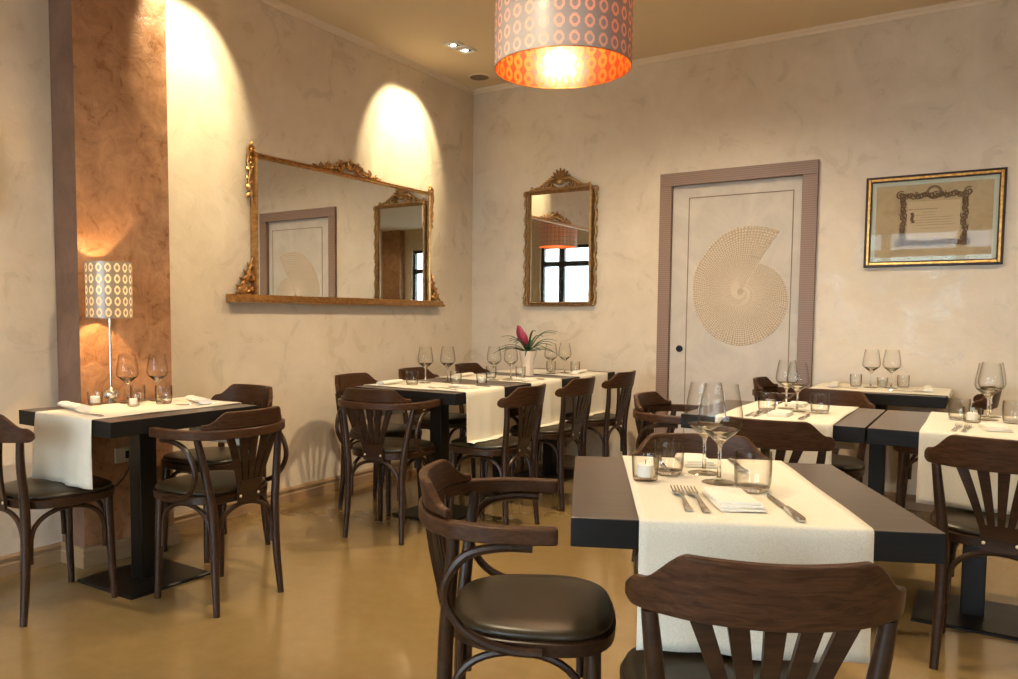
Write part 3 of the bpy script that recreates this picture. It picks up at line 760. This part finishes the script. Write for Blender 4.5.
# ------------------------------------------------------------------ chairs
def polyarc(pts, n=10): return spline(pts, n)
def make_chair(arm):
    t = thing('bentwood_armchair' if arm else 'bentwood_chair', '', 'chair')
    # seat frame
    def plan(a, sx, sy, y0=0.014, n=2.9):
        sy *= .965
        c_, s_ = math.cos(a), math.sin(a)
        x = sx*math.copysign(abs(c_)**(2/n), c_); y = sy*math.copysign(abs(s_)**(2/n), s_)
        x *= 1+.10*(y/sy)*.6
        return x, y+y0
    N_ = 40
    def loop(sx, sy, z): return [(*plan(2*PI*k/N_, sx, sy), z) for k in range(N_)]
    bm = B(); sweep(bm, [loop(.193, .190, .420), loop(.203, .200, .424), loop(.205, .202, .452), loop(.198, .195, .456)]); finish('seat_frame', bm, M['walnut'], t)
    bm = B(); sweep(bm, [loop(.194, .191, .456), loop(.199, .196, .462), loop(.196, .193, .470), loop(.180, .178, .477), loop(.12, .12, .481), loop(.04, .04, .482)]); finish('seat', bm, M['leather'], t, ang=70)
    for s in (-1, 1):
        bm = B(); tube(bm, spline([(s*.150, .150, .452), (s*.154, .155, .25), (s*.160, .165, 0)], 4), [.019, .017, .013], 12); finish('leg', bm, M['walnut'], t)
    for s in (-1, 1):
        bm = B(); tube(bm, spline([(s*.165, -.200, 0), (s*.158, -.184, .18), (s*.156, -.178, .36), (s*(.160 if not arm else .168), -.182 if not arm else -.172, .47), (s*(.174 if not arm else .190), -.198 if not arm else -.160, .60), (s*(.184 if not arm else .207), -.203 if not arm else -.152, .686)], 5), [.013, .0165, .018, .0175, .0155, .0135], 12); finish('leg', bm, M['walnut'], t)
    # bentwood arches under the seat
    def arch(p, q, zl, zt, r=.0095):
        p = Vector(p); q = Vector(q); pts = []
        for i in range(19):
            a = PI*i/18; f = .5-.5*math.cos(a); h = math.sin(a)**.55 if 0 < i < 18 else 0
            b = p.lerp(q, f); pts.append((b.x, b.y, zl+(zt-zl)*h))
        bm = B(); tube(bm, [(p.x, p.y, zl-.03)]+pts+[(q.x, q.y, zl-.03)], r, 8); finish('brace', bm, M['walnut'], t)
    arch((-.136, .150, 0), (.136, .150, 0), .25, .410)
    arch((-.138, -.178, 0), (.138, -.178, 0), .25, .410)
    for s in (-1, 1): arch((s*.152, -.160, 0), (s*.152, .132, 0), .25, .410)
    # curve of the back in plan
    if arm:
        path = spline([(-.240, .070), (-.246, .0), (-.241, -.08), (-.204, -.172), (-.118, -.228), (0, -.250), (.118, -.228), (.204, -.172), (.241, -.08), (.246, .0), (.240, .070)], 6)
        bm = B(); secs = []
        n = len(path)
        for i, p in enumerate(path):
            d = (path[min(i+1, n-1)]-path[max(i-1, 0)]); d = Vector((d.x, d.y)).normalized(); nn = Vector((-d.y, d.x))
            hw_ = .017 if abs(p.y+.25) > .09 else .012
            zc, hh_ = .700, .0175
            if i in (0, n-1): hw_ *= .8
            secs.append([(p.x+nn.x*a, p.y+nn.y*a, zc+b) for a, b in ((-hw_, -hh_), (hw_, -hh_), (hw_, hh_), (-hw_, hh_))])
        sweep(bm, secs); finish('armrest', bm, M['crest'], t, .004)
        zb, cw = .7185, .196
        cp = spline([(-.200, -.172), (-.118, -.2265), (0, -.2495), (.118, -.2265), (.200, -.172)], 10)
    else:
        zb, cw = .685, .212
        cp = spline([(-.216, -.172), (-.180, -.212), (-.105, -.255), (0, -.275), (.105, -.255), (.180, -.212), (.216, -.172)], 8)
    bm = B(); secs = []; n = len(cp); xm = abs(cp[0].x)
    for i, p in enumerate(cp):
        d = (cp[min(i+1, n-1)]-cp[max(i-1, 0)]); d = Vector((d.x, d.y)).normalized(); nn = Vector((-d.y, d.x))
        f = abs(p.x)/xm
        # raised centre, swooping shoulders, rounded tips
        g = min(1, max(0, (f-.62)/.30)); g = g*g*(3-2*g)
        zt = .791-.054*g if not arm else .786-.048*g
        zlo = zb
        if f > .93 and not arm:
            k = (f-.93)/.07; zt -= .020*k*k; zlo += .014*k*k
        th = .0105*(1-.25*max(0, (f-.9)/.1))
        lean = .016
        secs.append([(p.x-nn.x*th, p.y-nn.y*th+.008, zlo), (p.x+nn.x*th, p.y+nn.y*th+.008, zlo), (p.x+nn.x*th, p.y+nn.y*th-lean*(zt-zlo)/.1+.008, zt), (p.x-nn.x*th, p.y-nn.y*th-lean*(zt-zlo)/.1+.008, zt)])
    sweep(bm, secs); finish('crest_rail', bm, M['crest'], t, .004)
    # fan splat
    bm = B()
    def ribbon(pts, ws, th=.006):
        secs = []
        for (x, y, z), w__ in zip(pts, ws):
            secs.append([(x-w__, y-th, z), (x+w__, y-th, z), (x+w__, y+th, z), (x-w__, y+th, z)])
        sweep(bm, secs)
    ztop = .700
    for k in range(-2, 3):
        xt = k*.058; xb = k*.021
        pts = []
        for i in range(11):
            f = i/10; z = .455+(ztop-.455)*f
            x = xb+(xt-xb)*(f**1.25)
            y = -.196-(.060 if not arm else .042)*f+ (abs(x)/.13)**2*.018*f
            pts.append((x, y, z))
        ribbon(pts, [.0085+.0085*(i/10) for i in range(11)], .0055)
    secs = []
    for z, w__ in ((.418, .054), (.45, .055), (.48, .055), (.505, .052)):
        y = -.196-.060*max(0, (z-.455)/.235)-.0
        secs.append([(-w__, y-.0052, z), (w__, y-.0052, z), (w__, y+.0052, z), (-w__, y+.0052, z)])
    sweep(bm, secs)
    sp = finish('splat', bm, M['walnut'], t, ang=30)
    bm = B()
    for x in (-.045, .045): blob(bm, (x, -.203, .445), (.006, .003, .006), 10, 6)
    finish('screws', bm, M['screw'], sp)
    if arm:
        for s in (-1, 1):
            bm = B(); tube(bm, spline([(s*.236, .018, .671), (s*.240, -.05, .671), (s*.240, -.120, .652), (s*.235, -.160, .600), (s*.228, -.165, .540), (s*.220, -.120, .475), (s*.217, -.04, .442), (s*.214, .04, .436)], 5), .0105, 8); finish('arm_support', bm, M['walnut'], t)
    return t
side0 = make_chair(False); arm0 = make_chair(True)
used = {id(side0): False, id(arm0): False}
def place(proto, x, y, face, label, group):
    """face: heading (radians) the sitter looks towards"""
    c = proto if not used[id(proto)] else copy_tree(proto)
    used[id(proto)] = True
    c.location = (x, y, 0); c.rotation_euler = (0, 0, face-PI/2)
    c['label'] = label; c['group'] = group
deg = math.radians
GF, GL, GM, GR = 'chairs at the foreground table', 'chairs at the left table', 'chairs along the row under the wide mirror', 'chairs at the right tables'
place(arm0, 2.668, -3.782, FA+.03, 'bentwood armchair left of the foreground table, facing right', GF)
place(side0, 3.202, -3.943, FA+PI/2+.03, 'dark chair in the foreground seen from behind, nearest the camera', GF)
place(side0, 2.935, -3.225, FA-PI/2, 'chair behind the foreground table, facing the camera', GF)
place(side0, .478, -3.755, PI/2, 'chair cut off by the left edge of the photo, runner end on its seat', GL)
place(arm0, .952, -3.335, PI+.02, 'bentwood armchair at the right side of the table with the lamp', GL)
place(side0, .42, -2.93, -PI/2, 'chair between the lamp table and the left wall, behind the armchair', GL)
place(arm0, .942, -2.19, PI/2+.19, 'bentwood armchair at the near end of the long row, back to the camera', GM)
place(side0, .53, -1.765, 0.03, 'chair against the left wall, nearest of three on the wall side', GM)
place(side0, .485, -1.10, 0, 'chair on the wall side of the row, middle of three', GM)
place(side0, .485, -.43, 0, 'chair on the wall side of the row, nearest the room corner', GM)
place(side0, 1.315, -1.78, PI, 'chair on the aisle side of the row, nearest to the camera of three', GM)
place(side0, 1.30, -1.11, PI, 'chair on the aisle side of the row, in front of the potted plant', GM)
place(side0, 1.30, -.45, PI, 'chair on the aisle side of the row, nearest the back wall', GM)
place(arm0, 2.412, -1.77, 0, 'bentwood armchair before the door, left of the two joined tables', GR)
place(side0, 2.91, -2.21, PI/2, 'dark chair between foreground table and joined tables, back to the camera', GR)
place(side0, 2.905, -1.31, -PI/2, 'chair on the far side of the table before the door', GR)
place(side0, 3.628, -2.245, PI/2, 'chair at the right edge, back to the camera, before the hanging runner', GR)
place(arm0, 2.625, -.38, 0, 'bentwood armchair at the left end of the table under the certificate', GR)
place(side0, 3.35, -.36, PI, 'chair at the right end of the table under the certificate', GR)

# ------------------------------------------------------------------ tableware
def proto_wine():
    bm = B()
    # solid foot, stem and bowl bottom
    lathe(bm, [(0, .0005), (.034, .0005), (.0365, .0015), (.034, .0028), (.012, .006), (.0048, .013), (.0036, .045), (.0036, .076), (.007, .087), (.018, .098), (.041, .117), (.0398, .1180), (.030, .1115), (.016, .1025), (.006, .0985), (0, .0980)], 28)
    k = len(bm.faces)
    lathe(bm, [(.041, .1172), (.0475, .132), (.0455, .153), (.040, .188), (.0345, .216)], 28)
    for i, f in enumerate(bm.faces):
        c_ = f.calc_center_median()
        if i >= k or (c_.z < .006 and math.hypot(c_.x, c_.y) > .006): f.material_index = 1
    return finish('wine_glass', bm, [M['solidglass'], M['glass']], ang=60)
def proto_tumbler():
    bm = B()
    lathe(bm, [(0, .0005), (.031, .0005), (.034, .003), (.0352, .009), (.0330, .0105), (.022, .009), (0, .0088)], 28)
    k = len(bm.faces)
    lathe(bm, [(.0353, .0092), (.0375, .02), (.039, .05), (.0375, .085), (.0362, .085), (.0372, .05), (.035, .02), (.0335, .0108)], 28)
    for i, f in enumerate(bm.faces):
        if i >= k: f.material_index = 1
    return finish('tumbler', bm, [M['solidglass'], M['glass']], ang=60)
def proto_candle():
    t = thing('candle_holder', '', 'candle')
    bm = B(); lathe(bm, [(0, .001), (.028, .001), (.030, .004), (.034, .062), (.0325, .062), (.0285, .008), (0, .007)], 24); finish('glass_cup', bm, M['glass'], t, ang=60)
    bm = B(); lathe(bm, [(0, .010), (.019, .010), (.020, .013), (.020, .038), (.017, .041), (0, .040)], 18); cdl = finish('candle', bm, M['wax'], t)
    bm = B(); tube(bm, [(0, 0, .040), (.001, 0, .050)], .001, 5); finish('wick', bm, M['cord'], cdl)
    return t
def proto_fork():
    bm = B()
    def rib(pts, ws, th):
        sweep(bm, [[(x-w__, y, z), (x+w__, y, z), (x+w__*.8, y, z+th), (x-w__*.8, y, z+th)] for (x, y, z), w__ in zip(pts, ws)])
    rib([(0, -.105, .003), (0, -.098, .002), (0, -.06, .003), (0, 0, .008), (0, .025, .006), (0, .045, .003), (0, .058, .003)], [.006, .0085, .0065, .0035, .004, .011, .0125], .0022)
    for k in range(4):
        x = -.0105+k*.007; rib([(x, .056, .003), (x, .08, .004), (x, .10, .007)], [.0023, .0020, .0012], .0018)
    return finish('fork', bm, M['chrome'], ang=50)
def proto_knife():
    bm = B()
    def rib(pts, w0, w1, th):
        sweep(bm, [[(x-a, y, z), (x+b, y, z), (x+b*.8, y, z+th), (x-a*.8, y, z+th)] for (x, y, z), a, b in zip(pts, w0, w1)])
    rib([(0, -.11, .001), (0, -.10, .001), (0, -.05, .001), (0, -.01, .001)], [.006, .009, .0075, .005], [.006, .009, .0075, .005], .006)
    rib([(0, -.01, .002), (0, 0, .002), (0, .05, .002), (0, .09, .002), (0, .115, .002)], [.005, .008, .009, .0085, .001], [.005, .006, .006, .004, .001], .0018)
    return finish('knife', bm, M['chrome'], ang=50)
def proto_napkin():
    bm = B()
    # folded napkin: three stacked leaves joined by a round fold at one side
    for k in range(3):
        z = .001+k*.0046; n = 10; top = []; 
        secs = []
        for j in range(9):
            f = j/8; y = -.075+.150*f+.005*k*(1-2*f)+.002*k
            sag = .0012*math.sin(f*5+k)
            L0 = []
            xs = [-.040+.004*k*.5, -.042, -.040]
            w__ = .0415-.001*k+.001*math.sin(f*7+k*2)
            L0 = [(-w__+.003, y, z), (w__-.002*k, y, z+.0006), (w__-.002*k, y, z+.0026+sag), (0, y, z+.0040+sag), (-w__+.003, y, z+.0036+sag), (-w__, y, z+.0018)]
            secs.append(L0)
        sweep(bm, secs)
    return finish('folded_napkin', bm, M['napkin'], ang=60)
def proto_napkin_roll():
    bm = B(); secs = []
    for j in range(15):
        f = j/14; y = -.115+.23*f; rx = .030-.004*math.sin(f*4)-.006*f; rz_ = .013-.002*f
        secs.append([(rx*math.cos(a*PI/8)+.003*math.sin(f*6), y, .0145+rz_*math.sin(a*PI/8)+.0008*math.sin(a*3)) for a in range(16)])
    sweep(bm, secs); 
    return finish('rolled_napkin', bm, M['napkin'], ang=60)
K = dict(wine=(proto_wine(), 'wine glass', 'wine glasses'), tum=(proto_tumbler(), 'tumbler', 'water tumblers'), candle=(proto_candle(), 'candle', 'candle glasses'),
         fork=(proto_fork(), 'fork', 'forks'), knife=(proto_knife(), 'knife', 'table knives'), nap=(proto_napkin(), 'napkin', 'napkins'), roll=(proto_napkin_roll(), 'napkin', 'napkins'))
first = {}
ZT = .7555
def put(kind, x, y, label, rz=0, s=1.0, z=ZT):
    pr, cat, grp = K[kind]
    if kind not in first: c = pr; first[kind] = 1
    else: c = copy_tree(pr)
    c.location = (x, y, z); c.rotation_euler = (0, 0, rz); c.scale = (s, s, s)
    tag(c, label, cat, grp)
def F(u, v): p = FO+FE*u+FG*v; return p.x, p.y
A_ = FA
put('candle', *F(.175, .372), 'small candle glass with white candle at the left of the foreground table', A_)
put('tum', *F(.240, .464), 'tumbler beside the candle on the foreground table', A_)
put('wine', *F(.331, .480), 'wine glass on the foreground table, left and behind of the two', A_, 1.09)
put('wine', *F(.350, .368), 'wine glass on the foreground table, right and in front of the two', A_, 1.12)
put('tum', *F(.414, .298), 'tumbler above the knife on the foreground table', A_, 1.08)
put('fork', *F(.240, .175), 'left of the two near forks on the foreground table', A_+.02, 1.08)
put('fork', *F(.272, .170), 'right of the two near forks, beside the folded napkin in the foreground', A_+.04, 1.08)
put('nap', *F(.345, .165), 'folded white napkin between forks and knife on the foreground table', A_+.10, 1.15)
put('knife', *F(.446, .135), 'knife right of the napkin on the foreground table', A_+.06, 1.05)
put('nap', *F(.330, .630), 'folded napkin at the far edge of the foreground table', A_+.1, 1.0)
put('fork', *F(.435, .590), 'fork at the far side of the foreground table behind the wine glasses', A_+PI, 1.0)
put('knife', *F(.235, .590), 'knife at the far side of the foreground table behind the candle', A_+PI, 1.0)
# left table with the lamp
put('wine', .375, -3.345, 'wine glass nearest the lamp on the left table', 0, 1.0)
put('wine', .405, -3.215, 'wine glass on the left table, farther from the lamp', 0, 1.0)
put('tum', .520, -3.265, 'tumbler in front of the wine glasses on the left table', 0, .95)
put('tum', .335, -3.270, 'tumbler between lamp and wine glasses on the left table', 0, .85)
put('candle', .335, -3.475, 'candle glass left of the lamp foot', 0, .95)
put('candle', .50, -3.40, 'low glass cup in the middle of the left table', 0, .8)
put('roll', .425, -3.620, 'rolled napkin at the near edge of the left table', deg(78), 1.05)
put('roll', .60, -3.145, 'rolled napkin at the far edge of the left table', deg(70), .95)
put('fork', .66, -3.20, 'fork beside the far napkin on the left table', deg(165), .9)
put('knife', .63, -3.67, 'knife at the near edge of the left table', deg(88), .8)
# long row under the wide mirror
put('wine', .790, -1.690, 'wine glass on the near table of the row, left one', 0, 1.0)
put('wine', .860, -1.560, 'wine glass on the near table of the row, right one', 0, 1.0)
put('tum', .80, -1.83, 'tumbler at the wall side of the near table of the row', 0, .95)
put('tum', .975, -1.640, 'tumbler in the middle of the near table of the row', 0, .9)
put('candle', 1.095, -1.545, 'candle glass on the near table of the row', 0, 1.0)
put('roll', .68, -1.88, 'rolled napkin on the wall side of the near table of the row', deg(5), .9)
put('nap', 1.13, -1.80, 'folded napkin on the aisle side of the near table of the row', deg(90), 1.0)
put('fork', 1.10, -1.945, 'fork on the aisle side of the near table of the row', deg(90), .95)
put('knife', 1.13, -1.665, 'knife on the aisle side of the near table of the row', deg(90), .9)
put('wine', 1.005, -1.265, 'wine glass on the middle table of the row, left one', 0, .98)
put('wine', 1.050, -1.135, 'wine glass on the middle table of the row, right one', 0, .98)
put('tum', .90, -1.13, 'tumbler on the middle table of the row', 0, .9)
put('tum', 1.035, -.985, 'tumbler beside the plant pot', 0, .85)
put('nap', 1.17, -1.16, 'folded napkin on the aisle side of the middle table of the row', deg(92), 1.0)
put('fork', 1.16, -1.262, 'fork on the aisle side of the middle table of the row', deg(90), .9)
put('knife', 1.14, -1.03, 'knife on the aisle side of the middle table of the row', deg(90), .9)
put('roll', .69, -1.13, 'rolled napkin on the wall side of the middle table of the row', deg(5), .85)
put('wine', 1.03, -.555, 'wine glass on the far table of the row, left one', 0, .98)
put('wine', 1.07, -.42, 'wine glass on the far table of the row, right one', 0, .98)
put('tum', .93, -.36, 'tumbler on the far table of the row, beside the wine glass', 0, .9)
put('tum', 1.08, -.27, 'tumbler on the far table of the row, nearest the back wall', 0, .9)
put('roll', 1.17, -.38, 'rolled napkin on the aisle side of the far table of the row', deg(8), .9)
put('fork', 1.10, -.52, 'fork on the aisle side of the far table of the row', deg(90), .85)
# joined tables
put('wine', 2.835, -1.760, 'left wine glass on the table before the door', 0, 1.0)
put('wine', 2.897, -1.845, 'right wine glass on the table before the door', 0, .98)
put('tum', 2.785, -1.90, 'left tumbler on the table before the door', 0, .98)
put('tum', 2.985, -1.828, 'right tumbler on the table before the door', 0, 1.0)
put('nap', 2.865, -2.01, 'near folded napkin on the table before the door', 0, 1.0)
put('fork', 2.765, -2.04, 'outer fork at the near side of the table before the door', deg(-6), .95)
put('fork', 2.795, -2.035, 'inner fork at the near side of the table before the door', deg(-6), .95)
put('knife', 2.963, -2.035, 'knife at the near side of the table before the door', 0, .95)
put('nap', 2.85, -1.60, 'far folded napkin on the table before the door', 0, .95)
put('knife', 2.76, -1.60, 'knife at the far side of the table before the door', PI, .9)
put('wine', 3.580, -1.675, 'wine glass on the right edge table, left one', 0, 1.05)
put('wine', 3.590, -1.560, 'wine glass on the right edge table, partly behind its twin', 0, 1.05)
put('tum', 3.485, -1.740, 'left tumbler on the right edge table', 0, 1.0)
put('tum', 3.665, -1.715, 'right tumbler on the right edge table, cut by the photo edge', 0, 1.0)
put('candle', 3.53, -1.80, 'candle glass beside the left tumbler on the right edge table', 0, .95)
put('nap', 3.605, -1.97, 'folded napkin on the right edge table', deg(10), 1.0)
put('fork', 3.485, -2.03, 'outer fork on the right edge table', deg(-4), .95)
put('fork', 3.515, -2.03, 'inner fork on the right edge table', deg(-4), .95)
put('knife', 3.69, -2.02, 'knife on the right edge table', 0, .95)
# table under the certificate
put('wine', 3.010, -.34, 'left wine glass on the table under the certificate', 0, 1.03)
put('wine', 3.112, -.31, 'right wine glass on the table under the certificate', 0, 1.03)
put('tum', 2.925, -.29, 'left tumbler on the table under the certificate', 0, .85)
put('candle', 3.06, -.24, 'candle glass between the wine glasses under the certificate', 0, .9)
put('tum', 3.165, -.20, 'right tumbler on the table under the certificate', 0, .85)
put('roll', 2.82, -.36, 'rolled napkin at the left end of the table under the certificate', deg(4), .9)
put('roll', 3.30, -.36, 'rolled napkin at the right end of the table under the certificate', deg(4), .9)
put('fork', 2.87, -.48, 'fork at the left end of the table under the certificate', deg(90), .85)
put('knife', 3.22, -.46, 'knife at the right end of the table under the certificate', deg(90), .85)
put('fork', 3.22, -.42, 'fork at the right end of the table under the certificate', deg(-90), .85)

# ------------------------------------------------------------------ potted bromeliad
t = thing('potted_bromeliad', 'bromeliad with one crimson bloom in a white pot on the long table row', 'plant', (1.0, -.83, .757))
t.scale = (1.2, 1.2, 1.2)
bm = B(); lathe(bm, [(0, .001), (.034, .001), (.036, .006), (.030, .045), (.036, .075), (.047, .125), (.051, .140), (.046, .140), (.040, .118), (0, .115)], 28); finish('pot', bm, M['ceramic'], t)
bm = B(); lathe(bm, [(0, .128), (.03, .127), (.043, .122)], 20); finish('soil', bm, M['soil'], t)
random.seed(11)
for k in range(26):
    bm = B(); a = k*2.399; L_ = random.uniform(.15, .26); rise = random.uniform(.35, 1.2)
    n = 9; V = []
    for i in range(n+1):
        f = i/n; rr = .006+L_*f*math.cos(rise*(1-.25*f)); z = .128+L_*math.sin(rise)*f*(1.35-f*.85)-.05*f*f*(1.2-rise)
        wv = .0065*(1-f)**.55+.0006
        cxp = Vector((math.cos(a)*rr, math.sin(a)*rr, z)); nx = Vector((-math.sin(a), math.cos(a), 0))
        V.append([bm.verts.new(cxp-nx*wv), bm.verts.new(cxp-Vector((0, 0, wv*.45))), bm.verts.new(cxp+nx*wv)])
    for p_, q_ in zip(V, V[1:]):
        bm.faces.new((p_[0], p_[1], q_[1], q_[0])); bm.faces.new((p_[1], p_[2], q_[2], q_[1]))
    o = finish('leaf', bm, M['leafg'], t); md = o.modifiers.new('thickness', 'SOLIDIFY'); md.thickness = .0012
bm = B(); tube(bm, spline([(0, 0, .125), (-.008, 0, .18), (-.022, -.008, .22)], 4), .005, 8); finish('stem', bm, M['leafg'], t)
bm = B()
for k in range(18):
    f = k/17; side = (-1)**k; a = 0 if k % 2 == 0 else PI
    c_ = Vector((-.016-.032*f, -.008-.014*f, .185+.085*f))
    wv = .027*math.sin(PI*(.22+.70*f))+.004
    blob(bm, (c_.x+side*wv*.45*.83, c_.y-side*wv*.45*.5, c_.z), (wv*.75, .007, .013), 8, 6, 0.5)
finish('flower', bm, M['bract'], t)
